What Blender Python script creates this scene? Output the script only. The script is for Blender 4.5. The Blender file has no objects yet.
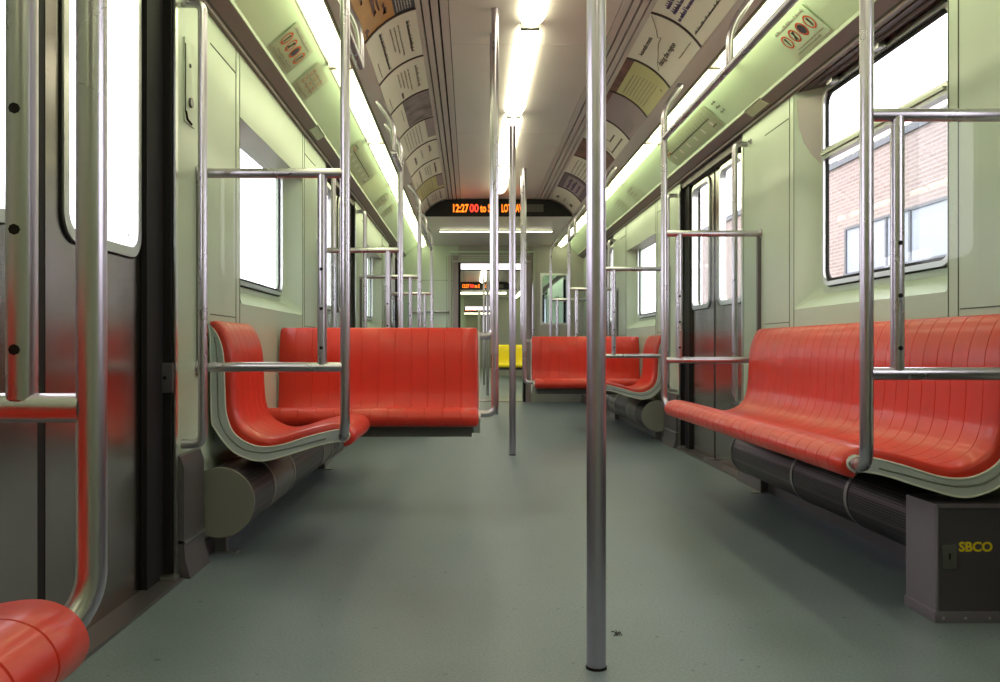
import bpy, bmesh, math, random
from mathutils import Vector
R = random.Random(7)
COL = bpy.context.scene.collection
CX, HW = 0.30, 1.25          # centre line and half width of the car
DY, DZ = 0.0, 0.0            # offset of the car being built

# ------------------------------------------------------------------ materials
MATS = {}
def mat(name, col, rough=.5, metal=0., coat=0., spec=.5, emis=None, estr=0., noise=0., nscale=30., bump=0., bscale=200., stretch=None, rnoise=0., coatr=.1):
    if name in MATS: return MATS[name]
    m = bpy.data.materials.new(name); m.use_nodes = True
    nt = m.node_tree; b = nt.nodes['Principled BSDF']
    b.inputs['Base Color'].default_value = (*col, 1)
    b.inputs['Roughness'].default_value = rough
    b.inputs['Metallic'].default_value = metal
    b.inputs['Coat Weight'].default_value = coat
    b.inputs['Coat Roughness'].default_value = coatr
    b.inputs['Specular IOR Level'].default_value = spec
    if emis:
        b.inputs['Emission Color'].default_value = (*emis, 1); b.inputs['Emission Strength'].default_value = estr
    if noise or bump or rnoise:
        tc = nt.nodes.new('ShaderNodeTexCoord'); mp = nt.nodes.new('ShaderNodeMapping')
        nt.links.new(tc.outputs['Object'], mp.inputs['Vector'])
        if stretch: mp.inputs['Scale'].default_value = stretch
    if noise:
        n = nt.nodes.new('ShaderNodeTexNoise'); n.inputs['Scale'].default_value = nscale; n.inputs['Detail'].default_value = 5
        nt.links.new(mp.outputs['Vector'], n.inputs['Vector'])
        r = nt.nodes.new('ShaderNodeValToRGB')
        r.color_ramp.elements[0].position = .3; r.color_ramp.elements[1].position = .7
        r.color_ramp.elements[0].color = (*[c*(1-noise) for c in col], 1)
        r.color_ramp.elements[1].color = (*[min(1, c*(1+noise)) for c in col], 1)
        nt.links.new(n.outputs['Fac'], r.inputs['Fac']); nt.links.new(r.outputs['Color'], b.inputs['Base Color'])
    if rnoise:
        n = nt.nodes.new('ShaderNodeTexNoise'); n.inputs['Scale'].default_value = 6; n.inputs['Detail'].default_value = 4
        nt.links.new(mp.outputs['Vector'], n.inputs['Vector'])
        mr = nt.nodes.new('ShaderNodeMapRange'); mr.inputs['To Min'].default_value = rough-rnoise; mr.inputs['To Max'].default_value = rough+rnoise
        nt.links.new(n.outputs['Fac'], mr.inputs['Value']); nt.links.new(mr.outputs['Result'], b.inputs['Roughness'])
    if bump:
        n2 = nt.nodes.new('ShaderNodeTexNoise'); n2.inputs['Scale'].default_value = bscale
        nt.links.new(mp.outputs['Vector'], n2.inputs['Vector'])
        bp = nt.nodes.new('ShaderNodeBump'); bp.inputs['Strength'].default_value = bump; bp.inputs['Distance'].default_value = .002
        nt.links.new(n2.outputs['Fac'], bp.inputs['Height']); nt.links.new(bp.outputs['Normal'], b.inputs['Normal'])
    MATS[name] = m
    return m

RED = mat('red_plastic', (.60, .026, .012), .38, coat=.12, noise=.07, nscale=8, rnoise=.06)
YEL = mat('yellow_plastic', (.95, .76, .01), .3)
TRIM = mat('seat_trim_grey', (.46, .48, .51), .45)
TRIML = mat('seat_trim_bead', (.66, .65, .60), .4)
SHELL = mat('seat_underside', (.09, .09, .09), .5)
STEEL = mat('brushed_steel_pole', (.52, .47, .57), .30, 1., rnoise=.05)
STEELR = mat('satin_steel_pipe', (.52, .48, .55), .28, 1., rnoise=.04)
DOORM = mat('door_steel', (.34, .31, .30), .22, 1., noise=.06, nscale=4, rnoise=.06)
FRAMEM = mat('window_frame_steel', (.62, .63, .62), .28, 1.)
KICK = mat('kick_panel_steel', (.16, .14, .155), .34, .7)
BLACK = mat('black_rubber', (.010, .008, .010), .6, spec=.2)
DARK = mat('dark_gap', (.015, .012, .012), .8)
WALL = mat('wall_panel', (.49, .56, .45), .42, coat=.12, noise=.03, nscale=3, coatr=.12)
SEAM = mat('seam_line', (.10, .10, .08), .7)
CEIL = mat('ceiling_panel', (.84, .77, .74), .28, noise=.02, nscale=3)
STRIP = mat('ceiling_moulding', (.68, .62, .60), .4)
VAL = mat('valance_panel', (.64, .77, .57), .22, coat=.3)
LEDGE = mat('ledge_aluminium', (.27, .215, .22), .45)
LEDGE2 = mat('ledge_lip', (.40, .44, .35), .5)
RECESS = mat('recess_dark', (.13, .10, .10), .5)
HOUS = mat('lamp_moulding', (.42, .42, .36), .4)
LENS = mat('lamp_lens', (.9, .9, .8), .4, emis=(.93, 1., .58), estr=5.8)
LENSC = mat('lamp_lens_centre', (.9, .9, .8), .4, emis=(1., .98, .66), estr=7.)
CONN = mat('gangway_glow', (.9, .9, .9), .4, emis=(1., .93, .92), estr=1.6)  # added glow for the bright bands between the cars, no known lamp
LEDO = mat('led_orange', (.6, .1, .0), .5, emis=(1., .20, .012), estr=2.2)
LEDR = mat('led_red', (.4, .02, .01), .5, emis=(1., .06, .03), estr=1.3)
LEDX = mat('led_unlit', (.09, .085, .07), .5)
WHITE = mat('ad_paper', (.76, .72, .64), .5)
INK = mat('ad_ink_brown', (.05, .035, .03), .6)
INKG = mat('ad_ink_grey', (.28, .25, .21), .6)
INKP = mat('ad_ink_purple', (.07, .035, .16), .6)
DIV = mat('ad_divider', (.035, .015, .015), .6)
ORG = mat('ad_orange', (.50, .25, .08), .5, noise=.18, nscale=6)
BROWN = mat('ad_plum', (.10, .02, .03), .5)
NAVY = mat('ad_navy', (.05, .045, .07), .5)
YPAP = mat('ad_yellow_paper', (.56, .53, .27), .5)
MPAP = mat('ad_mauve_paper', (.34, .27, .29), .5)
MAR = mat('ad_maroon', (.16, .07, .06), .5, noise=.5, nscale=12)
PHOTO = mat('ad_grey_photo', (.20, .16, .17), .5, noise=.7, nscale=9)
PPAP = mat('ad_purple', (.14, .10, .14), .5)
BOXM = mat('equipment_box_steel', (.11, .095, .12), .38, .5)
BOXS = mat('equipment_box_side', (.32, .27, .33), .35, .8)
YTXT = mat('stencil_yellow', (.75, .55, .02), .5)
REDINK = mat('sign_red_ring', (.62, .08, .03), .5)
STICK = mat('sticker_pale', (.40, .44, .30), .35)
HEAT = mat('heater_plain', (.20, .18, .18), .38, .8)
HEATB = mat('heater_band', (.42, .40, .40), .35, .9)
GREYB = mat('end_wall_grey', (.40, .38, .35), .4)
SIGNB = mat('sign_black', (.008, .006, .006), .7)
GROOVE = mat('trim_groove', (.20, .20, .19), .6)
FENCE = mat('bellows_dark', (.05, .05, .05), .8)
CAPM = mat('heater_cap', (.23, .215, .20), .5, .3)

def perf_mat():
    m = bpy.data.materials.new('perforated_steel'); m.use_nodes = True; nt = m.node_tree; b = nt.nodes['Principled BSDF']
    b.inputs['Metallic'].default_value = .8; b.inputs['Roughness'].default_value = .4
    tc = nt.nodes.new('ShaderNodeTexCoord'); v = nt.nodes.new('ShaderNodeTexVoronoi'); v.inputs['Scale'].default_value = 110; v.inputs['Randomness'].default_value = 0
    nt.links.new(tc.outputs['Object'], v.inputs['Vector'])
    r = nt.nodes.new('ShaderNodeValToRGB'); r.color_ramp.elements[0].position = .38; r.color_ramp.elements[1].position = .48
    r.color_ramp.elements[0].color = (.015, .012, .015, 1); r.color_ramp.elements[1].color = (.13, .105, .13, 1)
    nt.links.new(v.outputs['Distance'], r.inputs['Fac']); nt.links.new(r.outputs['Color'], b.inputs['Base Color'])
    return m
PERF = perf_mat()
KICK2 = mat('shade_channel_steel', (.38, .34, .33), .4, .3)

def floor_mat():
    m = bpy.data.materials.new('speckled_vinyl'); m.use_nodes = True; nt = m.node_tree; b = nt.nodes['Principled BSDF']
    N = nt.nodes.new; L = nt.links.new
    tc = N('ShaderNodeTexCoord')
    n1 = N('ShaderNodeTexNoise'); n1.inputs['Scale'].default_value = 2.2; n1.inputs['Detail'].default_value = 7
    n2 = N('ShaderNodeTexNoise'); n2.inputs['Scale'].default_value = 160; n2.inputs['Detail'].default_value = 2
    L(tc.outputs['Object'], n1.inputs['Vector']); L(tc.outputs['Object'], n2.inputs['Vector'])
    r1 = N('ShaderNodeValToRGB'); r1.color_ramp.elements[0].position = .3; r1.color_ramp.elements[1].position = .72
    r1.color_ramp.elements[0].color = (.126, .156, .176, 1); r1.color_ramp.elements[1].color = (.170, .204, .228, 1)
    L(n1.outputs['Fac'], r1.inputs['Fac'])
    r2 = N('ShaderNodeValToRGB'); r2.color_ramp.elements[0].position = .35; r2.color_ramp.elements[1].position = .65
    r2.color_ramp.elements[0].color = (.82, .82, .82, 1); r2.color_ramp.elements[1].color = (1.14, 1.14, 1.14, 1)
    L(n2.outputs['Fac'], r2.inputs['Fac'])
    mx = N('ShaderNodeMix'); mx.data_type = 'RGBA'; mx.blend_type = 'MULTIPLY'; mx.inputs[0].default_value = 1
    L(r1.outputs['Color'], mx.inputs[6]); L(r2.outputs['Color'], mx.inputs[7])
    # worn scuffs
    v = N('ShaderNodeTexNoise'); v.inputs['Scale'].default_value = 42; v.inputs['Detail'].default_value = 1
    L(tc.outputs['Object'], v.inputs['Vector'])
    r3 = N('ShaderNodeValToRGB'); r3.color_ramp.elements[0].position = .235; r3.color_ramp.elements[1].position = .27
    r3.color_ramp.elements[0].color = (.45, .45, .45, 1); r3.color_ramp.elements[1].color = (1, 1, 1, 1)
    L(v.outputs['Fac'], r3.inputs['Fac'])
    mx2 = N('ShaderNodeMix'); mx2.data_type = 'RGBA'; mx2.blend_type = 'MULTIPLY'; mx2.inputs[0].default_value = 1
    L(mx.outputs[2], mx2.inputs[6]); L(r3.outputs['Color'], mx2.inputs[7])
    L(mx2.outputs[2], b.inputs['Base Color'])
    mr = N('ShaderNodeMapRange'); mr.inputs['To Min'].default_value = .34; mr.inputs['To Max'].default_value = .52
    L(n1.outputs['Fac'], mr.inputs['Value']); L(mr.outputs['Result'], b.inputs['Roughness'])
    bp = N('ShaderNodeBump'); bp.inputs['Strength'].default_value = .25; bp.inputs['Distance'].default_value = .001
    L(n2.outputs['Fac'], bp.inputs['Height']); L(bp.outputs['Normal'], b.inputs['Normal'])
    return m
FLOOR = floor_mat()

def glass_mat(name, tint, refl=.10):
    m = bpy.data.materials.new(name); m.use_nodes = True; nt = m.node_tree
    nt.nodes.remove(nt.nodes['Principled BSDF']); out = nt.nodes['Material Output']
    t = nt.nodes.new('ShaderNodeBsdfTransparent'); t.inputs['Color'].default_value = (*tint, 1)
    g = nt.nodes.new('ShaderNodeBsdfGlossy'); g.inputs['Roughness'].default_value = .03
    f = nt.nodes.new('ShaderNodeFresnel'); f.inputs['IOR'].default_value = 1.45
    mx = nt.nodes.new('ShaderNodeMixShader')
    ge = nt.nodes.new('ShaderNodeNewGeometry'); su = nt.nodes.new('ShaderNodeMath'); su.operation = 'SUBTRACT'; su.inputs[0].default_value = 1
    mu = nt.nodes.new('ShaderNodeMath'); mu.operation = 'MULTIPLY'
    nt.links.new(ge.outputs['Backfacing'], su.inputs[1]); nt.links.new(su.outputs[0], mu.inputs[0]); nt.links.new(f.outputs['Fac'], mu.inputs[1])
    nt.links.new(mu.outputs[0], mx.inputs['Fac']); nt.links.new(t.outputs['BSDF'], mx.inputs[1]); nt.links.new(g.outputs['BSDF'], mx.inputs[2])
    nt.links.new(mx.outputs['Shader'], out.inputs['Surface'])
    return m
GLASS = glass_mat('window_glass', (.93, .95, .95))
GLASST = glass_mat('tinted_end_glass', (.80, .90, .95))

def brick_mat():
    m = bpy.data.materials.new('brick_wall'); m.use_nodes = True; nt = m.node_tree; b = nt.nodes['Principled BSDF']
    tc = nt.nodes.new('ShaderNodeTexCoord'); sx = nt.nodes.new('ShaderNodeSeparateXYZ'); cx = nt.nodes.new('ShaderNodeCombineXYZ')
    nt.links.new(tc.outputs['Object'], sx.inputs[0]); nt.links.new(sx.outputs['Y'], cx.inputs['X']); nt.links.new(sx.outputs['Z'], cx.inputs['Y'])
    k = nt.nodes.new('ShaderNodeTexBrick'); k.inputs['Scale'].default_value = 1; k.inputs['Brick Width'].default_value = .30; k.inputs['Row Height'].default_value = .078
    k.inputs['Mortar Size'].default_value = .014; k.inputs['Color1'].default_value = (.30, .215, .19, 1); k.inputs['Color2'].default_value = (.37, .28, .25, 1); k.inputs['Mortar'].default_value = (.42, .37, .35, 1)
    nt.links.new(cx.outputs[0], k.inputs['Vector']); nt.links.new(k.outputs['Color'], b.inputs['Base Color'])
    b.inputs['Roughness'].default_value = .9
    return m
BRICK = brick_mat()
EXTW = mat('building_glass', (.36, .39, .45), .6)
EXTF = mat('building_window_frame', (.09, .10, .12), .5)
GROUND = mat('ground_gravel', (.20, .19, .18), .9, noise=.2, nscale=3)

# ------------------------------------------------------------------ mesh builder
class MB:
    def __init__(s): s.v = []; s.f = []; s.m = []; s.sm = []; s.mats = []
    def mi(s, m):
        if m not in s.mats: s.mats.append(m)
        return s.mats.index(m)
    def add(s, vs, fs, m, smooth=False):
        o = len(s.v); s.v += [Vector(p) for p in vs]; k = s.mi(m)
        for f in fs: s.f.append([o+i for i in f]); s.m.append(k); s.sm.append(smooth)
    def box(s, x0, x1, y0, y1, z0, z1, m, bev=0.):
        x0, x1 = sorted((x0, x1)); y0, y1 = sorted((y0, y1)); z0, z1 = sorted((z0, z1))
        if bev:
            b = bmesh.new(); bmesh.ops.create_cube(b, size=1)
            for v in b.verts: v.co = Vector(((x0+x1)/2+v.co.x*(x1-x0), (y0+y1)/2+v.co.y*(y1-y0), (z0+z1)/2+v.co.z*(z1-z0)))
            bmesh.ops.bevel(b, geom=b.edges[:], offset=bev, segments=2, affect='EDGES', profile=.7)
            b.verts.index_update()
            s.add([v.co.copy() for v in b.verts], [[v.index for v in f.verts] for f in b.faces], m); b.free(); return
        vs = [(x, y, z) for x in (x0, x1) for y in (y0, y1) for z in (z0, z1)]
        s.add(vs, [(0,1,3,2),(4,6,7,5),(0,4,5,1),(2,3,7,6),(0,2,6,4),(1,5,7,3)], m)
    def quad(s, a, b, c, d, m): s.add([a,b,c,d], [(0,1,2,3)], m)
    def tube(s, pts, r, m, n=14, fillet=0., closed=False, cap=True):
        pts = [Vector(p) for p in pts]
        if fillet and not closed:
            q = [pts[0]]
            for i in range(1, len(pts)-1):
                a, b, c = pts[i-1], pts[i], pts[i+1]
                f = min(fillet, (a-b).length*.49, (c-b).length*.49)
                p0 = b+(a-b).normalized()*f; p1 = b+(c-b).normalized()*f
                if (a-b).normalized().dot((c-b).normalized()) < -.999: q.append(b); continue
                for k in range(8):
                    t = k/7; q.append(p0*(1-t)**2 + b*2*t*(1-t) + p1*t*t)
            q.append(pts[-1]); pts = q
        N = len(pts); vs = []; up = None
        for i in range(N):
            if closed: t = (pts[(i+1)%N]-pts[i-1]).normalized()
            else: t = (pts[min(i+1,N-1)]-pts[max(i-1,0)]).normalized()
            if up is None: up = t.orthogonal().normalized()
            up = (up - t*up.dot(t)).normalized(); w = t.cross(up)
            for k in range(n):
                a = 2*math.pi*k/n; vs.append(pts[i]+(up*math.cos(a)+w*math.sin(a))*r)
        fs = []
        for i in range(N if closed else N-1):
            j = (i+1) % N
            for k in range(n): fs.append((i*n+k, i*n+(k+1)%n, j*n+(k+1)%n, j*n+k))
        s.add(vs, fs, m, True)
        if cap and not closed:
            s.add(vs[:n], [list(range(n))[::-1]], m); s.add(vs[-n:], [list(range(n))], m)
    def loft(s, rings, m, smooth=True, closed=True, caps=True):
        n = len(rings[0]); vs = [p for r in rings for p in r]; fs = []
        for i in range(len(rings)-1):
            for k in range(n if closed else n-1):
                fs.append((i*n+k, i*n+(k+1)%n, (i+1)*n+(k+1)%n, (i+1)*n+k))
        s.add(vs, fs, m, smooth)
        if caps:
            s.add(rings[0], [list(range(n))[::-1]], m); s.add(rings[-1], [list(range(n))], m)
    def build(s, name, parent=None, origin=None):
        me = bpy.data.meshes.new(name)
        off = Vector((0, DY, DZ))
        po = Vector(parent.get('_o', (0,0,0))) if parent else (Vector(origin) if origin else Vector((0,0,0)))
        if parent: sub = po
        else: sub = po
        me.from_pydata([tuple(v+off-sub) for v in s.v], [], s.f)
        for m in s.mats: me.materials.append(m)
        for p, k, q in zip(me.polygons, s.m, s.sm): p.material_index = k; p.use_smooth = q
        me.update()
        b = bmesh.new(); b.from_mesh(me); bmesh.ops.remove_doubles(b, verts=b.verts, dist=1e-5)
        bmesh.ops.recalc_face_normals(b, faces=b.faces); b.to_mesh(me); b.free()
        me.set_sharp_from_angle(angle=math.radians(42))
        o = bpy.data.objects.new(name, me); COL.objects.link(o)
        if parent: o.parent = parent; o['_o'] = parent['_o']
        elif origin: o.location = origin; o['_o'] = tuple(origin)
        if parent:
            # children sit in the parent's frame; a mesh parent already carries the location
            pass
        return o

def thing(name, label, cat, loc, group=None, kind=None):
    o = bpy.data.objects.new(name, None); COL.objects.link(o); o.empty_display_size = .1
    l = (loc[0], loc[1]+DY, loc[2]+DZ); o.location = l; o['_o'] = l
    if label: o['label'] = label
    if cat: o['category'] = cat
    if group: o['group'] = group
    if kind: o['kind'] = kind
    return o
def tag(o, label, cat, group=None, kind=None):
    o['label'] = label; o['category'] = cat
    if group: o['group'] = group
    if kind: o['kind'] = kind
    return o
def struct(o, label=None):
    o['kind'] = 'structure'
    if label: o['label'] = label
    return o
def P(s, c, y, z): return Vector((CX+s*c, y, z))

def catmull(pts, k=5):
    out = []
    p = [pts[0]] + list(pts) + [pts[-1]]
    for i in range(1, len(p)-2):
        a, b, c, d = p[i-1], p[i], p[i+1], p[i+2]
        for j in range(k):
            t = j/k
            out.append(tuple(.5*((2*b[q]) + (-a[q]+c[q])*t + (2*a[q]-5*b[q]+4*c[q]-d[q])*t*t + (-a[q]+3*b[q]-3*c[q]+d[q])*t**3) for q in (0, 1)))
    out.append(tuple(pts[-1])); return out

def rrect(y0, y1, z0, z1, r, n=6):
    pts = []
    for cy, cz, a0 in ((y1-r, z1-r, 0), (y0+r, z1-r, 90), (y0+r, z0+r, 180), (y1-r, z0+r, 270)):
        for k in range(n+1):
            a = math.radians(a0+90*k/n); pts.append((cy+r*math.cos(a), cz+r*math.sin(a)))
    return pts

def ring(mb, f, outer, inner, d0, d1, m):
    """frame between two loops with the same point count, between depths d0 and d1; f(depth, y, z) -> point"""
    n = len(outer)
    vs = [f(d0, *p) for p in outer]+[f(d0, *p) for p in inner]+[f(d1, *p) for p in inner]+[f(d1, *p) for p in outer]
    fs = []
    for b in range(4):
        for k in range(n):
            fs.append((b*n+k, b*n+(k+1)%n, ((b+1)%4)*n+(k+1)%n, ((b+1)%4)*n+k))
    mb.add(vs, fs, m)

def rect_match(y0, y1, z0, z1, inner):
    """points on a rectangle, one per inner loop point (7 per corner)"""
    out = []
    per = len(inner)//4
    cs = [(y1, z1), (y0, z1), (y0, z0), (y1, z0)]
    for i, (py, pz) in enumerate(inner):
        q = i//per; k = i % per; cy, cz = cs[q]; h = (per-1)/2
        if q % 2 == 0: out.append((cy, pz) if k < h else ((cy, cz) if k == h else (py, cz)))
        else: out.append((py, cz) if k < h else ((cy, cz) if k == h else (cy, pz)))
    return out

# ------------------------------------------------------------------ bench
IFACE = catmull([(.004,.833),(.036,.785),(.054,.716),(.060,.573),(.067,.50),(.096,.435),(.165,.394),(.248,.392),(.364,.426),(.455,.448),(.49,.449),(.511,.430),(.49,.407)])
OUTER = catmull([(.0,.833),(.004,.80),(.008,.72),(.011,.50),(.027,.45),(.081,.380),(.139,.348),(.204,.339),(.306,.366),(.409,.398),(.47,.409),(.49,.407)])
CUSH = catmull([(.002,.842),(.030,.843),(.060,.80),(.082,.72),(.090,.575),(.099,.51),(.126,.457),(.185,.424),(.248,.421),(.36,.453),(.455,.473),(.498,.468),(.522,.448),(.529,.422),(.515,.397),(.49,.388)])

def offset_poly(pts, d):
    out = []
    for i, p in enumerate(pts):
        a = pts[max(i-1,0)]; b = pts[min(i+1,len(pts)-1)]
        tx, tz = b[0]-a[0], b[1]-a[1]; l = math.hypot(tx, tz) or 1
        out.append((p[0]-tz/l*d, p[1]+tx/l*d))      # left normal
    return out

def bench(name, label, f, u0, u1, origin, ends=(True, True), colour=None, group=None, beam=True, seams=True, rail_dark=True, cream=False, cat='bench'):
    """f(u, w, z) -> point; u along the bench"""
    colour = colour or RED
    t = thing(name, label, cat, origin, group)
    n = max(2, round((u1-u0)/.083)); step = (u1-u0)/n
    st = [(u0, -.014), (u0+.004, -.006), (u0+.012, 0)]
    for i in range(1, n):
        u = u0+i*step
        if seams: st += [(u-.0022, 0), (u-.0008, -.0022), (u+.0008, -.0022), (u+.0022, 0)]
    st += [(u1-.012, 0), (u1-.004, -.006), (u1, -.014)]
    back = IFACE[::-1]
    mb = MB(); rings = []
    for u, d in st:
        top = offset_poly(CUSH, d)      # CUSH runs top to front: left normal points outwards
        rings.append([f(u, w, z) for w, z in top] + [f(u, w, z) for w, z in back])
    mb.loft(rings, colour)
    mb.build('seat_shell', t)
    # dark underside
    mb = MB(); poly = IFACE + OUTER[::-1]
    mb.loft([[f(u, w, z) for w, z in poly] for u in (u0+.02, u1-.02)], SHELL)
    mb.build('seat_base', t)
    for e, on in enumerate(ends):
        if not on: continue
        a = u0-.006 if e == 0 else u1-.026; b = a+.032
        mb = MB(); poly = IFACE + OUTER[::-1]
        mb.loft([[f(u, w, z) for w, z in poly] for u in (a, b)], TRIML if cream else TRIM, smooth=False)
        ue = a if e == 0 else b
        mb.tube([f(ue, w, z) for w, z in IFACE[2:]], .0035, TRIML, n=6)
        mid = [((p[0]+q[0])/2, (p[1]+q[1])/2) for p, q in zip(IFACE[::2], [OUTER[min(int(i*len(OUTER)/len(IFACE[::2])), len(OUTER)-1)] for i in range(len(IFACE[::2]))])]
        mb.tube([f(ue, w, z) for w, z in mid[3:-6]], .0032, GROOVE if not cream else TRIM, n=6)
        mb.tube([f(ue, w, z) for w, z in OUTER[2:-3]], .003, TRIML, n=6)
        mb.build('end_trim', t)
    if beam:
        mb = MB()
        for (w0, w1, z0, z1) in ((.14, .42, .338, .352),):
            mb.loft([[f(u, w0, z0), f(u, w1, z0), f(u, w1, z1+.03), f(u, w0, z1)] for u in (u0+.03, u1-.08)], SHELL, smooth=False)
        mb.build('support_beam', t)
    return t

def long_bench(s, y0, y1, label, ends=(True, True), **k):
    k['beam'] = False
    return bench('bench', label, lambda u, w, z: P(s, HW-.004-w, u, z), y0, y1, (CX+s*1.0, (y0+y1)/2, 0), ends, **k)
def cross_bench(s, yb, label, **k):
    return bench('bench', label, lambda u, w, z: P(s, u, yb-.80*w, z), .262, HW-.012, (CX+s*.75, yb-.2, 0), (True, False), **k)

# ------------------------------------------------------------------ rails
PR = .0172
def grab_frame(s, y, d, label, group='grab rail frames at the seat ends'):
    """d = +1 when the bench lies on the +Y side of the frame"""
    t = thing('grab_rail_frame', label, 'grab rail', (CX+s*.75, y, 0), group)
    mb = MB(); c = .735
    e = .128 if d > 0 else .065
    mb.tube([P(s, .757, y+d*e, .431), P(s, .752, y+d*e*.4, .431), P(s, c, y, .47), P(s, c, y, 2.02), P(s, .835, y, 2.165)], PR, STEELR, fillet=.07)
    mb.build('pole', t)
    mb = MB(); mb.tube([P(s, c+.01, y, 1.355), P(s, HW, y, 1.355)], PR, STEELR); mb.build('upper_rail', t)
    mb = MB(); mb.tube([P(s, c+.01, y, .68), P(s, HW, y, .68)], PR, STEELR); mb.build('lower_rail', t)
    mb = MB(); mb.tube([P(s, .815, y, .69), P(s, .815, y, 1.35)], PR, STEELR); po = mb.build('middle_post', t)
    for z in (1.02, .883, .747):
        mb = MB(); mb.tube([P(s, .815, y-PR-.0015, z), P(s, .815, y-PR+.004, z)], .0062, BLACK, n=8); mb.build('screw', po)
    mb = MB(); mb.box(CX+s*(.815+PR-.002), CX+s*(HW-.012), y-.003, y+.003, .70, 1.335, GLASS); mb.build('glass_pane', t)
    mb = MB(); mb.box(CX+s*(HW-.020), CX+s*(HW-.0), y-.010, y+.010, .69, 1.345, KICK); mb.build('wall_channel', t)
    for z in (1.355, .68):
        mb = MB(); mb.tube([P(s, HW-.008, y, z), P(s, HW, y, z)], .028, STEELR, n=16); mb.build('wall_flange', t)
    mb = MB(); mb.tube([P(s, .757, y+d*(e-.01), .431), P(s, .757, y+d*(e+.002), .431)], .024, TRIML, n=16); mb.build('seat_socket', t)
    return t

def bracket(mb, s, y):
    mb.tube([P(s, .735, y, 1.865), P(s, .735, y, 2.02), P(s, .835, y, 2.165)], .0155, STEELR, fillet=.07)
def handrail(s, y0, y1, brackets, label):
    t = thing('overhead_handrail', label, 'handrail', (CX+s*.735, (y0+y1)/2, 1.865), 'overhead handrails')
    mb = MB(); mb.tube([P(s, .735, y0, 1.865), P(s, .735, y1, 1.865)], .0165, STEELR); mb.build('rail', t)
    for y in brackets:
        mb = MB(); bracket(mb, s, y); mb.build('bracket', t)
    return t
def door_handle(s, y, label):
    mb = MB(); mb.tube([P(s, HW+.0, y, 1.885), P(s, HW-.068, y, 1.885), P(s, HW-.068, y, .43), P(s, HW+.0, y, .43)], .0155, STEELR, fillet=.075)
    return tag(mb.build('grab_bar', None, (CX+s*HW, y+DY, DZ)), label, 'grab handle', 'bent grab handles beside the doors')
def aisle_pole(y, label, top=2.335, r=.0225):
    t = thing('floor_pole', label, 'pole', (CX-.005, y, 0), 'floor to ceiling poles in the aisle')
    mb = MB(); mb.tube([(CX-.005, y, .001), (CX-.005, y, top)], r, STEEL, n=28); mb.build('tube', t)
    mb = MB(); mb.tube([(CX-.005, y, 0.0), (CX-.005, y, .006)], r+.002, BLACK, n=28); mb.build('floor_ring', t)
    mb = MB(); mb.tube([(CX-.005, y, top-.012), (CX-.005, y, top)], r+.010, STEEL, n=28); mb.build('ceiling_flange', t)
    return t
def cross_poles(s, yb, label1, label2):
    """two poles that carry the free end of a cross bench"""
    c = .183; out = []
    for (y, z, lab) in ((yb-.30, .437, label1), (yb+.02, .803, label2)):
        mb = MB(); mb.tube([P(s, .268, y, z), P(s, c, y, z), P(s, c, y, z+.15), P(s, c, y, 2.335)], PR, STEELR, fillet=.075)
        out.append(tag(mb.build('bench_pole', None, (CX+s*c, y+DY, z+DZ)), lab, 'pole', 'poles rising from the free ends of the cross benches'))
    return out

# ------------------------------------------------------------------ heaters
def heater(s, y0, y1, bands, label, cap=True, allp=False):
    c0, z0, r = 1.178, .205, .122
    t = thing('heater_tube', label, 'heater', (CX+s*c0, (y0+y1)/2, 0), 'round heater tubes below the benches')
    def seg(a, b, rr, m, name):
        mb = MB(); n = 40; rings = []
        for y in (a, b):
            rings.append([P(s, min(c0+rr*math.cos(2*math.pi*k/n), HW-.004), y, z0+rr*math.sin(2*math.pi*k/n)) for k in range(n)])
        mb.loft(rings, m); mb.build(name, t)
    ys = [y0]+list(bands)+[y1]
    for i in range(len(ys)-1):
        seg(ys[i], ys[i+1], r-.003, PERF if i % 2 == 0 or allp else HEAT, 'perforated_cover' if i % 2 == 0 or allp else 'plain_cover')
    for y in ys[1:-1]: seg(y-.011, y+.011, r, HEATB, 'band')
    if cap:
        seg(y0-.014, y0, r+.001, CAPM, 'end_cap'); seg(y1, y1+.014, r+.001, CAPM, 'end_cap')
    for y in (y0+.12, y1-.05):
        mb = MB(); mb.box(CX+s*(c0+.01), CX+s*(c0+.05), y-.015, y+.015, 0, z0-r+.02, HEAT); mb.box(CX+s*(c0-.03), CX+s*(c0+.05), y-.02, y+.02, 0, .006, HEATB); mb.build('foot', t)
    return t

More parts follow.
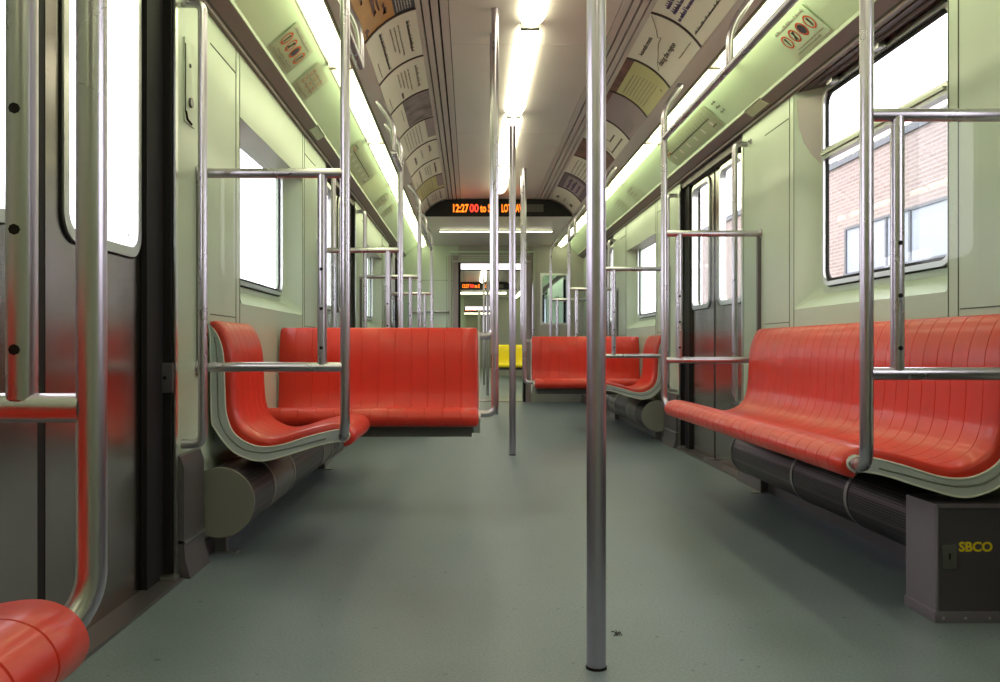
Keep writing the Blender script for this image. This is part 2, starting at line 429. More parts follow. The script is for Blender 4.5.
# ------------------------------------------------------------------ doors and windows
DOORS = [0]; WINS = [0]
def door(s, y0, y1, detail=True):
    DOORS[0] += 1; ym = (y0+y1)/2
    t = thing('door_%d' % DOORS[0], None, None, (CX+s*(HW+.05), ym, 0), kind='structure')
    for (a, b, k) in ((y0+.012, ym-.019, 0), (ym+.019, y1-.012, 1)):
        # leaf with a tall rounded window
        wa, wb = (a+.17, b-.075) if k == 0 else (a+.075, b-.17)
        if k == 0: wa, wb = a+.13, b-.11
        else: wa, wb = a+.09, b-.17
        z0, z1 = 1.03, 1.88
        inner = rrect(wa, wb, z0, z1, .06); outer = rect_match(a, b, .012, 1.93, inner)
        f = lambda d, y, z: P(s, HW+.05+d, y, z)
        mb = MB(); ring(mb, f, outer, inner, 0, .035, DOORM); lf = mb.build('door_leaf', t)
        g0 = rrect(wa-.016, wb+.016, z0-.016, z1+.016, .072); g1 = rrect(wa+.012, wb-.012, z0+.012, z1-.012, .05)
        mb = MB(); ring(mb, f, g0, g1, -.010, .03, FRAMEM); mb.build('window_frame', lf)
        g2 = rrect(wa-.021, wb+.021, z0-.021, z1+.021, .076)
        mb = MB(); ring(mb, f, g2, g0, -.004, .01, BLACK); mb.build('window_gasket', lf)
        mb = MB(); ln = [f(.016, *p) for p in g1]; ln2 = [f(.021, *p) for p in g1]
        mb.loft([ln, ln2], GLASS, smooth=False); mb.build('glass_pane', lf)
    mb = MB(); mb.box(CX+s*(HW+.052), CX+s*(HW+.08), ym-.021, ym+.021, .012, 1.93, BLACK); mb.build('centre_seal', t)
    for y, d in ((y0, -1), (y1, 1)):
        mb = MB(); mb.box(CX+s*(HW+.004), CX+s*(HW+.15), y-.012 if d > 0 else y-.004, y+.004 if d > 0 else y+.012, 0, 1.93, BLACK)
        mb.box(CX+s*(HW+.03), CX+s*(HW+.049), y if d < 0 else y-.15, y+.05 if d < 0 else y, 0.012, 1.93, BLACK); mb.build('door_jamb', t)
        mb = MB(); mb.box(CX+s*(HW-.006), CX+s*(HW+.006), y if d > 0 else y-.022, y+.022 if d > 0 else y, 0, 1.9, FRAMEM); mb.build('jamb_trim', t)
    mb = MB(); mb.box(CX+s*(HW-.03), CX+s*(HW+.12), y0, y1, 0, .011, KICK); mb.build('threshold', t)
    for y in (y0+.02, ym, y1-.02) if detail else ():
        mb = MB(); mb.box(CX+s*(HW-.02), CX+s*(HW+.045), y-.02, y+.02, .011, .024, FRAMEM, bev=.004); mb.build('floor_guide', t)
    mb = MB(); mb.box(CX+s*(HW+.012), CX+s*(HW+.15), y0, y1, 1.915, 1.975, RECESS); mb.build('door_header', t)
    return t

def window(s, yc, tall=False):
    WINS[0] += 1
    t = thing('window_%d' % WINS[0], None, None, (CX+s*HW, yc, 1.3), kind='structure')
    zt = 1.97 if tall else 1.70
    ya, yb, za = yc-.665, yc+.665, .93
    ia, ib, iz0, iz1 = yc-.58, yc+.58, 1.0, (1.965 if tall else 1.76)
    D = .10
    f = lambda d, y, z: P(s, HW+d, y, z)
    # splayed reveal
    o = rrect(ya, yb, za, zt, .035 if not tall else .012); i_ = rrect(ia, ib, iz0, iz1, .05)
    mb = MB(); mb.loft([[f(0, *p) for p in o], [f(D, *p) for p in i_]], WALL, caps=False); 
    mb.build('reveal', t)
    ga, gb, gz0, gz1 = yc-.55, yc+.55, 1.03, (1.942 if tall else 1.745)
    hole = rrect(ga, gb, gz0, gz1, .075)
    mb = MB(); ring(mb, f, rect_match(ya, yb, za, 1.985 if tall else 1.80, hole), hole, D-.002, D+.008, WALL); mb.build('surround', t)
    a1 = rrect(ga+.02, gb-.02, gz0+.02, gz1-.02, .06); a2 = rrect(ga+.034, gb-.034, gz0+.034, gz1-.034, .05)
    a0 = rrect(ga-.006, gb+.006, gz0-.006, gz1+.006, .08)
    mb = MB(); ring(mb, f, a0, hole, D-.008, D+.01, BLACK); mb.build('gasket', t)
    mb = MB(); ring(mb, f, hole, a1, D-.018, D+.008, FRAMEM); mb.build('frame', t)
    mb = MB(); ring(mb, f, a1, a2, D-.004, D+.004, BLACK); mb.build('inner_gasket', t)
    mb = MB(); mb.loft([[f(D+.002, *p) for p in a1], [f(D+.006, *p) for p in a1]], GLASS, smooth=False); mb.build('glass_pane', t)
    if tall:
        for sg in (1, -1):
            pl = [(.06, 1.93), (.99, 1.93), (.99, 1.60), (.62, 1.655), (.34, 1.72), (.14, 1.80)]
            mb = MB(); mb.loft([[f(D*q, yc+sg*(.665-.085*q-e), z) for q, z in pl] for e in (.002, .006)], KICK2, smooth=False); mb.build('shade_channel', t)
        mb = MB(); mb.box(CX+s*(HW+D-.026), CX+s*(HW+D+.012), ga+.02, gb-.02, 1.612, 1.66, FRAMEM, bev=.006)
        mb.box(CX+s*(HW+D-.036), CX+s*(HW+D-.02), ga+.03, gb-.03, 1.63, 1.642, WALL); mb.build('transom', t)
        for y in (yc+.39, yc-.05):
            mb = MB(); mb.box(CX+s*(HW+D-.05), CX+s*(HW+D-.018), y-.03, y+.03, 1.925, 1.955, FRAMEM, bev=.006); mb.build('latch', t)
        mb = MB(); mb.tube([P(s, HW+D-.045, ga+.06, 1.956), P(s, HW+D-.045, gb-.06, 1.956)], .010, RECESS, n=8); mb.build('hinge_bar', t)
        mb = MB(); mb.box(CX+s*(HW+.015), CX+s*(HW+D), ya+.01, yb-.01, 1.960, 1.968, RECESS); mb.build('recess_top', t)
    return t

def wall(name, s, y0, y1, feats, seams=()):
    mb = MB(); a, b = CX+s*HW, CX+s*(HW+.15)
    feats = sorted(feats, key=lambda q: q[1]); y = y0
    for (k, f0, f1) in feats:
        if f0 > y: mb.box(a, b, y, f0, 0, 2.45, WALL)
        if k == 'd': mb.box(a, b, f0, f1, 1.975, 2.45, WALL)
        else:
            mb.box(a, b, f0, f1, 0, .93, WALL); mb.box(a, b, f0, f1, 1.97 if k == 't' else 1.70, 2.45, WALL)
        y = f1
    if y < y1: mb.box(a, b, y, y1, 0, 2.45, WALL)
    for (ya, yb, za, zb) in seams:
        mb.box(a-s*.0015, a+s*.001, ya, yb, za, zb, SEAM)
    return struct(mb.build(name))

# ------------------------------------------------------------------ ceiling cross section
CI = (.555, 2.328); CO = (.79, 2.165)
def cove(t, bulge=.027):
    """point on the advert cove, t=0 inner .. 1 outer"""
    n = Vector((CI[1]-CO[1], CO[0]-CI[0])).normalized()
    q = 4*t*(1-t)*bulge
    return (CI[0]+(CO[0]-CI[0])*t+n.x*q, CI[1]+(CO[1]-CI[1])*t+n.y*q)
def ceiling(y0, y1, zc=2.335):
    mb = MB()
    prof = [(0, zc), (.395, zc)]
    th = .02
    mb.box(CX-.398, CX+.398, y0, y1, zc, zc+.03, CEIL)
    y = math.ceil(y0)
    for yy in [y0+1.9*i+.55 for i in range(int((y1-y0)/1.9))]:
        mb.box(CX-.39, CX+.39, yy, yy+.003, zc-.0012, zc+.002, STRIP)
    for s in (-1, 1):
        # moulding strips with dark gaps between
        g = [(.402, .440), (.450, .482), (.492, .522), (.530, .556)]
        for i, (a, b) in enumerate(g):
            z = zc-.002-.001*i
            mb.box(CX+s*a, CX+s*b, y0, y1, z, z+.03, STRIP)
        mb.box(CX+s*.398, CX+s*.556, y0, y1, zc+.026, zc+.04, DARK)
        pts = [cove(i/10) for i in range(11)] + [(.800, 2.158), (.868, 2.136)]
        up = [(c+.01, z+.02) for c, z in pts]
        mb.loft([[P(s, c, yy, z) for c, z in pts] + [P(s, c, yy, z) for c, z in up[::-1]] for yy in (y0, y1)], STRIP, smooth=True)
    mb.box(CX-1.40, CX+1.40, y0, y1, 2.44, 2.5, DARK)
    return struct(mb.build('ceiling'))
TR = [0]
def valance(s, y0, y1):
    TR[0] += 1
    mb = MB()
    # aluminium edges either side of the lamp lens
    for (a, b) in (((.868, 2.136), (.884, 2.128)), ((1.0, 2.150), (1.016, 2.150))):
        mb.loft([[P(s, a[0], y, a[1]), P(s, b[0], y, b[1]), P(s, b[0], y, b[1]+.03), P(s, a[0], y, a[1]+.03)] for y in (y0, y1)], HOUS, smooth=False)
    mb.loft([[P(s, .872, y, 2.1335), P(s, .876, y, 2.1315), P(s, .876, y, 2.14), P(s, .872, y, 2.14)] for y in (y0, y1)], SEAM, smooth=False)
    mb.loft([[P(s, .86, y, 2.20), P(s, 1.03, y, 2.20), P(s, 1.03, y, 2.21), P(s, .86, y, 2.21)] for y in (y0, y1)], HOUS, smooth=False)
    pts = catmull([(1.010, 2.150), (1.055, 2.118), (1.115, 2.066), (1.172, 2.015)], 4)
    mb.loft([[P(s, c, y, z) for c, z in pts] + [P(s, c+.015, y, z+.012) for c, z in pts[::-1]] for y in (y0, y1)], VAL)
    q = [(1.173, 2.017), (1.168, 2.012), (1.170, 2.002), (1.178, 1.997), (1.231, 1.972), (1.234, 1.962), (1.250, 1.962), (1.250, 2.02), (1.20, 2.03)]
    mb.loft([[P(s, c, y, z) for c, z in q] for y in (y0, y1)], LEDGE, smooth=False)
    mb.loft([[P(s, c, y, z) for c, z in ((1.165, 2.018), (1.174, 2.023), (1.177, 1.999), (1.167, 2.003))] for y in (y0, y1)], LEDGE2, smooth=False)
    mb.loft([[P(s, c, y, z) for c, z in ((1.222, 1.975), (1.229, 1.979), (1.227, 1.971))] for y in (y0, y1)], SEAM, smooth=False)
    return struct(mb.build('trim_%d' % TR[0]))
def cove_lamp(s, y0, y1, label):
    t = thing('cove_lamp', label, 'light', (CX+s*.94, (y0+y1)/2, 2.14), 'fluorescent lamps in the light coves')
    mb = MB(); rings = []
    n = 12
    def sec(y, k):
        c0, c1 = .900, .996; cm = (c0+c1)/2
        pts = [(cm+(c-cm)*k, z) for c, z in ((c0, 2.132), (c0+.012, 2.112), (cm, 2.108), (c1-.016, 2.126), (c1, 2.147))]
        return [P(s, c, y, z) for c, z in pts] + [P(s, cm+(c1-cm)*k, y, 2.165), P(s, cm+(c0-cm)*k, y, 2.165)]
    L = .13
    for i in range(7):
        a = i/6; rings.append(sec(y0+L*(1-math.cos(a*math.pi/2)), max(.05, math.sin(a*math.pi/2))))
    for i in range(7):
        a = 1-i/6; rings.append(sec(y1-L*(1-math.cos(a*math.pi/2)), max(.05, math.sin(a*math.pi/2))))
    mb.loft(rings, LENS); mb.build('lens', t)
    for y in (y0-.008, y1):
        mb = MB(); mb.box(CX+s*.886, CX+s*.998, y, y+.008, 2.126, 2.17, STRIP); mb.build('end_bracket', t)
    return t
def centre_lamp(y0, y1, label, zc=2.335):
    t = thing('ceiling_lamp', label, 'light', (CX, (y0+y1)/2, zc), 'fluorescent lamps along the middle of the ceiling')
    mb = MB(); rings = []; w = .068; x0 = CX-.005
    def sec(y, k):
        return [Vector((x0+w*k*math.cos(a), y, zc-.052*k**.5*math.sin(a))) for a in [math.pi*i/10 for i in range(11)]]
    L = .14
    for i in range(7):
        a = i/6; rings.append(sec(y0+L*(1-math.cos(a*math.pi/2)), max(.05, math.sin(a*math.pi/2))))
    for i in range(7):
        a = 1-i/6; rings.append(sec(y1-L*(1-math.cos(a*math.pi/2)), max(.05, math.sin(a*math.pi/2))))
    mb.loft(rings, LENSC); mb.build('lens', t)
    for y in (y0-.012, y1):
        mb = MB(); mb.box(x0-w*.7, x0+w*.7, y, y+.012, zc-.03, zc, HOUS, bev=.003); mb.build('end_cap', t)
    return t

# ------------------------------------------------------------------ writing
def text_polys(txt, size, font=None, bold=0.):
    cu = bpy.data.curves.new('t', 'FONT'); cu.body = txt; cu.size = size; cu.offset = bold; cu.resolution_u = 3
    o = bpy.data.objects.new('t', cu); COL.objects.link(o)
    dg = bpy.context.evaluated_depsgraph_get(); dg.update()
    ev = o.evaluated_get(dg); me = ev.to_mesh()
    vs = [v.co.copy() for v in me.vertices]; fs = [list(p.vertices) for p in me.polygons]
    ev.to_mesh_clear(); bpy.data.objects.remove(o); bpy.data.curves.remove(cu)
    return vs, fs
def put_text(mb, txt, f, u, v, size, m, width=None, bold=0.):
    vs, fs = text_polys(txt, size, bold=bold)
    if not vs: return
    x0 = min(p.x for p in vs); x1 = max(p.x for p in vs)
    k = (width/(x1-x0)) if width else 1
    mb.add([f(u+(p.x-x0)*k, v+p.y) for p in vs], fs, m)
def greek(mb, f, u0, u1, v, h, m, seed=1):
    """a line of print too small to read"""
    r = random.Random(seed); u = u0
    while u < u1-h:
        w = min(r.uniform(2, 6)*h*.6, u1-u); e = u+w
        while u < e:
            hh = h*r.choice((.55, .6, .6, 1.)); b = h*.36
            mb.add([f(u, v), f(u+b, v), f(u+b, v+hh), f(u, v+hh)], [(0,1,2,3)], m)
            if r.random() < .6: mb.add([f(u, v), f(u+h*.45, v), f(u+h*.45, v+h*.14), f(u, v+h*.14)], [(0,1,2,3)], m)
            u += h*.46
        u = e+h*.35

def advert(s, y0, y1, label, paper, design, seed=0):
    """card curved into the cove; local u reads left to right for a viewer facing that side, v from the lower to the upper edge"""
    L = y1-y0; t = thing('advert_card', label, 'advertisement', (CX+s*.67, (y0+y1)/2, 2.25), 'advert cards along the ceiling coves')
    def base(u, v, h):
        tt = 1-(v/.29); c, z = cove(min(max(tt, 0), 1))
        n = Vector((-(CI[1]-CO[1]), -(CO[0]-CI[0]))).normalized()
        y = (y0+u) if s < 0 else (y1-u)
        return P(s, c+n.x*h, y, z+n.y*h)
    f = lambda u, v: base(u, v, .0035)
    def patch(mb, u0, u1, v0, v1, m, h=.002, n=8):
        rows = [[base(u, v0+(v1-v0)*i/n, h) for u in (u0, u1)] for i in range(n+1)]
        for i in range(n): mb.quad(rows[i][0], rows[i][1], rows[i+1][1], rows[i+1][0], m)
    mb = MB(); n = 10
    rings = [[base(0, .29*i/n, h) for i in range(n+1)] + [base(0, .29*i/n, h-.0015) for i in range(n, -1, -1)] for h in (.002,)]
    rings.append([base(L, .29*i/n, .002) for i in range(n+1)] + [base(L, .29*i/n, .0005) for i in range(n, -1, -1)])
    mb.loft(rings, paper, smooth=False)
    mb.build('card', t)
    mb = MB(); design(mb, f, patch, L)
    if mb.v: mb.build('lettering', t)
    # divider strip at the end of the card
    mb = MB(); ue = L if s < 0 else 0; d = .012 if s < 0 else -.012
    rings = []
    for i in range(n+1):
        v = .29*i/n; rings.append([base(ue-d*1.6, v, .0025), base(ue, v, .0025), base(ue, v, .006), base(ue-d*1.6, v, .006)])
    mb.loft(rings, DIV); mb.build('divider', t)
    return t

# ================================================================== THIS CAR
YA, YB = -1.7, 11.9
LD = [(1.27, 2.79), (5.73, 7.20), (10.17, 11.62)]
RD = [(.53, 1.98), (4.95, 6.42), (9.40, 10.85)]
LW = [(4.26, False), (8.69, False)]
RW = [(3.49, True), (7.93, False)]
mb = MB(); mb.box(CX-1.40, CX+1.40, YA, YB, -.06, 0, FLOOR); struct(mb.build('floor'))
def seamset(doors, wins):
    r = []
    for w, t in wins:
        for y in (w-.672, w+.672): r.append((y-.002, y+.002, .30, 1.97))
        for y in (w-.73, w+.73): r.append((y-.0025, y+.0025, .30, 1.97))
        for (a, b) in ((w-1.08, w-.74), (w+.74, w+1.08)): r.append((a, b, 1.858, 1.863)); r.append((a, b, .868, .872))
    return r
wall('wall_left', -1, YA, YB, [('d', a, b) for a, b in LD]+[('w', y-.665, y+.665) for y, t in LW], seamset(LD, LW))
wall('wall_right', 1, YA, YB, [('d', a, b) for a, b in RD]+[('t' if t else 'w', y-.665, y+.665) for y, t in RW], seamset(RD, RW))
for a, b in LD: door(-1, a, b)
for a, b in RD: door(1, a, b)
for y, t in LW: window(-1, y, t)
for y, t in RW: window(1, y, t)
# near end wall (behind the camera)
mb = MB(); mb.box(CX-1.4, CX+1.4, YA-.1, YA, 0, 2.45, WALL); struct(mb.build('wall_near'))
# far end wall with doorway and window
mb = MB()
for (x0, x1, z0, z1, m) in ((CX-1.25, CX-.46, 0, 2.14, WALL), (CX-.46, CX+.46, 1.9, 2.14, GREYB), (CX+.46, CX+.67, 0, 2.14, GREYB), (CX+.67, CX+1.07, 0, 1.06, GREYB), (CX+.67, CX+1.07, 1.75, 2.14, GREYB), (CX+1.07, CX+1.25, 0, 2.14, GREYB), (CX-1.25, CX+1.25, 2.14, 2.45, GREYB)):
    mb.box(x0, x1, YB, YB+.10, z0, z1, m)
for z in (1.935, 1.965, 1.995): mb.box(CX-.42, CX+.42, YB-.004, YB+.001, z, z+.008, VAL)
mb.box(CX-1.25, CX-.5, YB-.002, YB+.001, 1.66, 1.664, SEAM)
for x in (-.62, .60): mb.box(CX+x, CX+x+.004, YB-.002, YB+.001, .1, 2.0, SEAM)
struct(mb.build('wall_far'))
t = thing('window_%d' % 20, None, None, (CX+.87, YB, 1.4), kind='structure')
fe = lambda d, x, z: Vector((x, YB+d, z))
o_ = rrect(CX+.67, CX+1.07, 1.06, 1.75, .05); i_ = rrect(CX+.69, CX+1.05, 1.08, 1.73, .04)
mb = MB(); ring(mb, fe, rect_match(CX+.66, CX+1.08, 1.05, 1.76, i_), i_, -.008, .03, FRAMEM); mb.build('frame', t)
mb = MB(); mb.loft([[fe(.01, *p) for p in i_], [fe(.015, *p) for p in i_]], GLASST, smooth=False); mb.build('glass_pane', t)
# doorway frame
TR[0] += 1
mb = MB()
for sx in (-1, 1):
    mb.box(CX+sx*.46, CX+sx*.43, YB-.02, YB+.12, 0, 1.93, BLACK)
    mb.box(CX+sx*.53, CX+sx*.46, YB-.035, YB+.0, 0, 2.0, LEDGE)
    mb.box(CX+sx*.60, CX+sx*.56, YB-.02, YB+.0, 0, 2.0, HOUS)
mb.box(CX-.53, CX+.53, YB-.045, YB, 1.905, 1.93, HOUS); mb.box(CX-.58, CX+.58, YB-.05, YB, 2.035, 2.055, VAL)
struct(mb.build('trim_%d' % TR[0]))
# grab bars on the end wall
for (x0, x1, z, lab) in ((-1.12, -.86, 1.23, 'short horizontal grab bar on the green end wall, the left one'), (-.78, -.60, 1.23, 'short horizontal grab bar on the end wall beside the doorway')):
    mb = MB(); mb.tube([(CX+x0, YB, z), (CX+x0, YB-.06, z), (CX+x1, YB-.06, z), (CX+x1, YB, z)], .014, STEELR, fillet=.03)
    tag(mb.build('grab_bar', None, (CX+x0, YB, z)), lab, 'grab bar')
mb = MB(); mb.tube([(CX+.555, YB, 1.62), (CX+.555, YB-.07, 1.62), (CX+.555, YB-.07, .5), (CX+.555, YB, .5)], .018, STEELR, fillet=.04)
tag(mb.build('grab_bar', None, (CX+.555, YB, .5)), 'upright grab bar on the end wall right of the doorway', 'grab bar')

ceiling(YA, 9.42)
mb = MB()
mb.box(CX-.88, CX+.88, 9.31, YB, 2.14, 2.17, CEIL)
mb.box(CX-.87, CX-.8, 9.42, YB, 2.135, 2.2, STRIP); mb.box(CX+.87, CX+.8, 9.42, YB, 2.135, 2.2, STRIP)
mb.box(CX-1.40, CX+1.40, 9.42, YB, 2.44, 2.5, DARK)
struct(mb.build('ceiling'))
valance(-1, YA, YB); valance(1, YA, YB)

lampy = [-.51, 1.10, 2.71, 4.30, 5.90, 7.50, 9.10, 10.70]
words = ['nearest in view', 'second', 'third', 'fourth', 'fifth', 'last, by the end wall']
sidew = {-1: 'left', 1: 'right'}
for s in (-1, 1):
    ks = list(zip([YA+.1]+lampy, lampy+[YB-.02]))
    for i, (a, b) in enumerate(ks):
        lab = {-1:'', 0:'', 1:'behind the viewer', 2:'beside and behind the viewer', 3:'overhead of the viewer', 4:'nearest one in view, cut by the top of the picture',
               5:'second in view, between two lens joints', 6:'third in view, over the doors', 7:'fourth in view', 8:'fifth in view, level with the black sign', 9:'farthest one, ending at the end wall'}[i+1]
        cove_lamp(s, a+.022, b-.022, 'glowing %s cove lamp, %s' % (sidew[s], lab))
for a, b, lab in ((-.6, .97, 'behind the viewer'), (1.0, 2.6, 'overhead of the viewer'), (2.66, 4.24, 'nearest one, cut by the top of the picture'), (4.28, 5.88, 'middle one, ending just before the second floor pole'), (5.92, 7.48, 'third one, behind the second floor pole'), (7.52, 8.80, 'farthest one, ending above the black sign')):
    centre_lamp(a, b, 'glowing centre ceiling lamp, '+lab)
t = thing('ceiling_lamp', 'thin glowing strip lamp running across the lowered ceiling behind the black sign', 'light', (CX, 10.4, 2.14))
mb = MB(); mb.tube([(CX-.66, 10.4, 2.136), (CX+.68, 10.4, 2.136)], .016, LENSC, n=10); mb.build('lens', t)
mb = MB(); mb.box(CX-.68, CX+.70, 10.37, 10.43, 2.132, 2.14, HOUS); mb.build('housing', t)

# destination sign
def dest_sign(y, label):
    t = thing('destination_sign', label, 'sign', (CX, y, 2.22))
    pts = [(-.80, 2.145), (.80, 2.145)]
    half = [(.782, 2.172)] + [(c-.004, z-.003) for c, z in [cove(1-i/10) for i in range(11)]] + [(.40, 2.328)]
    pts += half + [(-c, z) for c, z in half[::-1]]
    mb = MB(); mb.loft([[Vector((CX+x, yy, z)) for x, z in pts] for yy in (y, y+.12)], SIGNB, smooth=False); mb.build('housing', t)
    mb = MB(); mb.box(CX-.50, CX+.50, y-.003, y, 2.180, 2.290, SIGNB); mb.build('display', t)
    mb = MB(); mb.box(CX+.272, CX+.485, y-.006, y-.002, 2.193, 2.275, LEDX); mb.build('unlit_dots', t)
    f = lambda u, v: Vector((CX+u, y-.007, v))
    k = .118; v = 2.193
    mb = MB()
    put_text(mb, '12:27', f, -.480, v, k, LEDO, width=.165, bold=.003); put_text(mb, 'to', f, -.193, v, k, LEDO, width=.066, bold=.003)
    put_text(mb, 'S', f, -.108, v, k, LEDO, width=.036, bold=.003); put_text(mb, 'LOT', f, .038, v, k, LEDO, width=.10, bold=.003); put_text(mb, 'AV', f, .186, v, k, LEDO, width=.075, bold=.003)
    mb.build('orange_lettering', t)
    mb = MB(); put_text(mb, '00', f, -.305, v, k, LEDR, width=.098, bold=.004); mb.build('red_lettering', t)
    return t
dest_sign(9.30, 'black destination sign across the ceiling with orange 12:27 and red 00, the nearest one')

# benches ------------------------------------------------------------
long_bench(-1, -1.25, .965, 'red bench at the bottom left corner of the picture, only its front lip in view')
heater(-1, -1.2, .85, [-.6, .2], 'round heater tube below the bench beside the viewer')
single = long_bench(-1, 3.15, 3.64, 'short red side seat on the left with its grey curved end trim facing the viewer')
cross_bench(-1, 4.33, 'red bench set across the car on the left, facing the viewer', cream=True)
long_bench(-1, 4.80, 5.33, 'short red side seat on the left, behind the cross bench')
long_bench(1, 2.39, 4.57, 'long red bench along the right wall, cut by the right edge of the picture')
long_bench(1, 6.87, 7.36, 'short red side seat on the right with a grey curved end trim, beyond the doors')
cross_bench(1, 7.95, 'red bench set across the car on the right, far side of the doors', cream=True)
long_bench(1, 8.48, 8.98, 'short red side seat on the right, behind the far cross bench')
long_bench(-1, 7.62, 9.80, 'long red bench on the left beyond the second pair of left doors')
heater(-1, 3.06, 5.38, [3.39, 3.77, 4.53, 4.79, 5.09], 'round heater tube under the left side seat, its pale end cap facing the viewer')
heater(1, 2.56, 4.52, [3.15, 3.68], 'long dark heater tube under the right bench, running to the steel box', allp=True)
heater(1, 6.88, 9.0, [7.2, 7.55, 8.2, 8.5, 8.7], 'round heater tube under the far right side seat, its pale end cap facing the viewer')
heater(-1, 7.6, 9.7, [7.95, 8.3, 9.0], 'round heater tube beyond the second pair of left doors')

grab_frame(-1, 1.0, -1, 'thick looking steel rail frame at the left edge, nearest to the viewer')
grab_frame(-1, 3.03, 1, 'steel rail frame at the near end of the left side seat')
grab_frame(-1, 5.45, -1, 'steel rail frame on the left just before the second pair of left doors')
grab_frame(-1, 7.50, 1, 'steel rail frame on the left just beyond the second pair of left doors')
grab_frame(-1, 9.87, -1, 'farthest steel rail frame on the left side')
grab_frame(1, 2.27, 1, 'steel rail frame at the near end of the long right bench')
grab_frame(1, 4.64, -1, 'steel rail frame at the far end of the long right bench')
grab_frame(1, 6.75, 1, 'steel rail frame on the right just beyond the right doors')
grab_frame(1, 9.10, -1, 'steel rail frame on the right at the far end of the second seat group')
t = grab_frame(1, 11.15, 1, 'farthest steel rail frame on the right, against the end wall')
long_bench(1, 11.27, 11.80, 'short red side seat in the far right corner by the end wall', beam=False)
handrail(1, 2.27, 4.64, [3.47], 'long overhead handrail above the right bench')
handrail(-1, 3.03, 3.45, [3.45], 'short overhead handrail stub above the left side seat')
handrail(-1, 4.95, 5.45, [4.95], 'short overhead handrail stub on the left, behind the cross bench')
handrail(-1, 7.50, 9.87, [8.68], 'long overhead handrail on the left beyond the second left doors')
handrail(1, 6.75, 7.17, [7.17], 'short overhead handrail stub on the right beyond the right doors')
handrail(1, 8.60, 9.10, [8.60], 'short overhead handrail stub on the far right')
for s, y, lab in ((-1, 2.87, 'bent grab handle on the left wall between the near door and the side seat'), (1, 4.87, 'bent grab handle on the right wall beside the double doors, near side'), (-1, 5.62, 'bent grab handle left of the second left doors, near side'), (-1, 7.30, 'bent grab handle beyond the second left doors'), (1, 6.52, 'bent grab handle on the right wall, far side of the double doors'), (1, 9.28, 'bent grab handle before the farthest right doors'), (1, 10.95, 'bent grab handle beyond the farthest right doors'), (-1, 10.05, 'bent grab handle before the farthest left doors')):
    door_handle(s, y, lab)
aisle_pole(2.033, 'tall thick steel pole standing in the aisle, nearest to the viewer')
aisle_pole(6.04, 'steel pole standing in the middle of the aisle, second from the viewer')
aisle_pole(9.75, 'steel pole standing in the aisle, third from the viewer, under the lowered ceiling', 2.14)
cross_poles(-1, 4.38, 'tall steel pole bending into the seat corner of the left cross bench', 'steel pole bending into the top of the left cross bench backrest')
cross_poles(1, 8.02, 'thin tall steel pole bending into the seat corner of the right cross bench', 'steel pole bending into the top of the right cross bench backrest')

# equipment box under the right bench ---------------------------------
t = thing('equipment_box', 'dark steel box on the floor under the right bench, marked SBCO', 'box', (1.41, 2.45, 0))
mb = MB(); mb.box(1.272, 1.546, 2.372, 2.53, .03, .312, BOXM); mb.build('body', t)
mb = MB(); mb.box(1.268, 1.274, 2.378, 2.53, .03, .312, BOXS); mb.build('side_panel', t)
mb = MB(); mb.box(1.262, 1.546, 2.362, 2.53, .0, .03, BOXS, bev=.004); mb.build('base_flange', t)
mb = MB(); mb.tube([(1.273, 2.373, .03), (1.273, 2.373, .312)], .006, BOXS, n=10); mb.build('corner_bead', t)
mb = MB(); mb.box(1.268, 1.546, 2.366, 2.53, .312, .322, BOXS); mb.build('top_flange', t)
mb = MB(); mb.box(1.288, 1.325, 2.369, 2.373, .145, .21, SHELL, bev=.002); lk = mb.build('lock_plate', t)
mb = MB(); mb.box(1.304, 1.308, 2.367, 2.37, .172, .188, BLACK); mb.build('keyhole', lk)
mb = MB(); f = lambda u, v: Vector((u, 2.3705, v)); put_text(mb, 'SBCO', f, 1.332, .1935, .036, YTXT, width=.092, bold=.0013); o = mb.build('yellow_marking', t)
for x in (1.285, 1.345, 1.41, 1.48):
    mb = MB(); mb.tube([(x, 2.360, .014), (x, 2.366, .014)], .004, FRAMEM, n=8); mb.build('screw', t)

# kick panel and cove base beside the left seat, release box, strike plate
TR[0] += 1
def kick(s, y0, y1):
    mb = MB()
    mb.loft([[P(s, c, y, z) for c, z in ((HW, .0), (HW-.045, 0), (HW-.040, .02), (HW-.028, .06), (HW-.024, .12), (HW-.024, .36), (HW-.012, .395), (HW, .40))] for y in (y0, y1)], KICK, smooth=False)
    mb.box(CX+s*(HW-.030), CX+s*HW, y0, y1, .112, .122, FRAMEM)
    TR[0] += 1
    struct(mb.build('trim_%d' % TR[0]))
kick(-1, 2.815, 3.03); kick(-1, 5.40, 5.70); kick(-1, 7.225, 7.58); kick(1, 4.55, 4.92); kick(1, 6.445, 6.85); kick(1, 9.02, 9.37); kick(1, 1.99, 2.36); kick(1, 10.88, 11.85)
mb = MB()
for s, a, b in ((-1, 3.08, 5.38), (1, 2.56, 4.52), (1, 6.88, 9.0), (-1, 7.6, 9.7)):
    mb2 = MB(); mb2.box(CX+s*(HW-.012), CX+s*HW, a, b, 0, .06, KICK); TR[0] += 1  # dark strip added at the wall foot to stand for shade under the benches
    struct(mb2.build('shade_strip_%s_%d' % (sidew[s], TR[0]) if False else 'trim_%d' % TR[0]))
t = thing('release_panel', 'small wall panel with a dark slot outline and latch, left wall behind the bent handle', 'panel', (CX-HW, 2.93, 1.62))
x = CX-HW
mb = MB(); mb.box(x, x+.004, 2.885, 2.99, 1.50, 1.78, WALL, bev=.001); mb.build('cover', t)
mb = MB(); mb.box(x+.003, x+.006, 2.888, 2.894, 1.53, 1.76, BLACK); mb.tube([(x+.006, 2.892, 1.535), (x+.006, 2.905, 1.512), (x+.006, 2.95, 1.505)], .004, BLACK, n=8); mb.build('slot_outline', t)
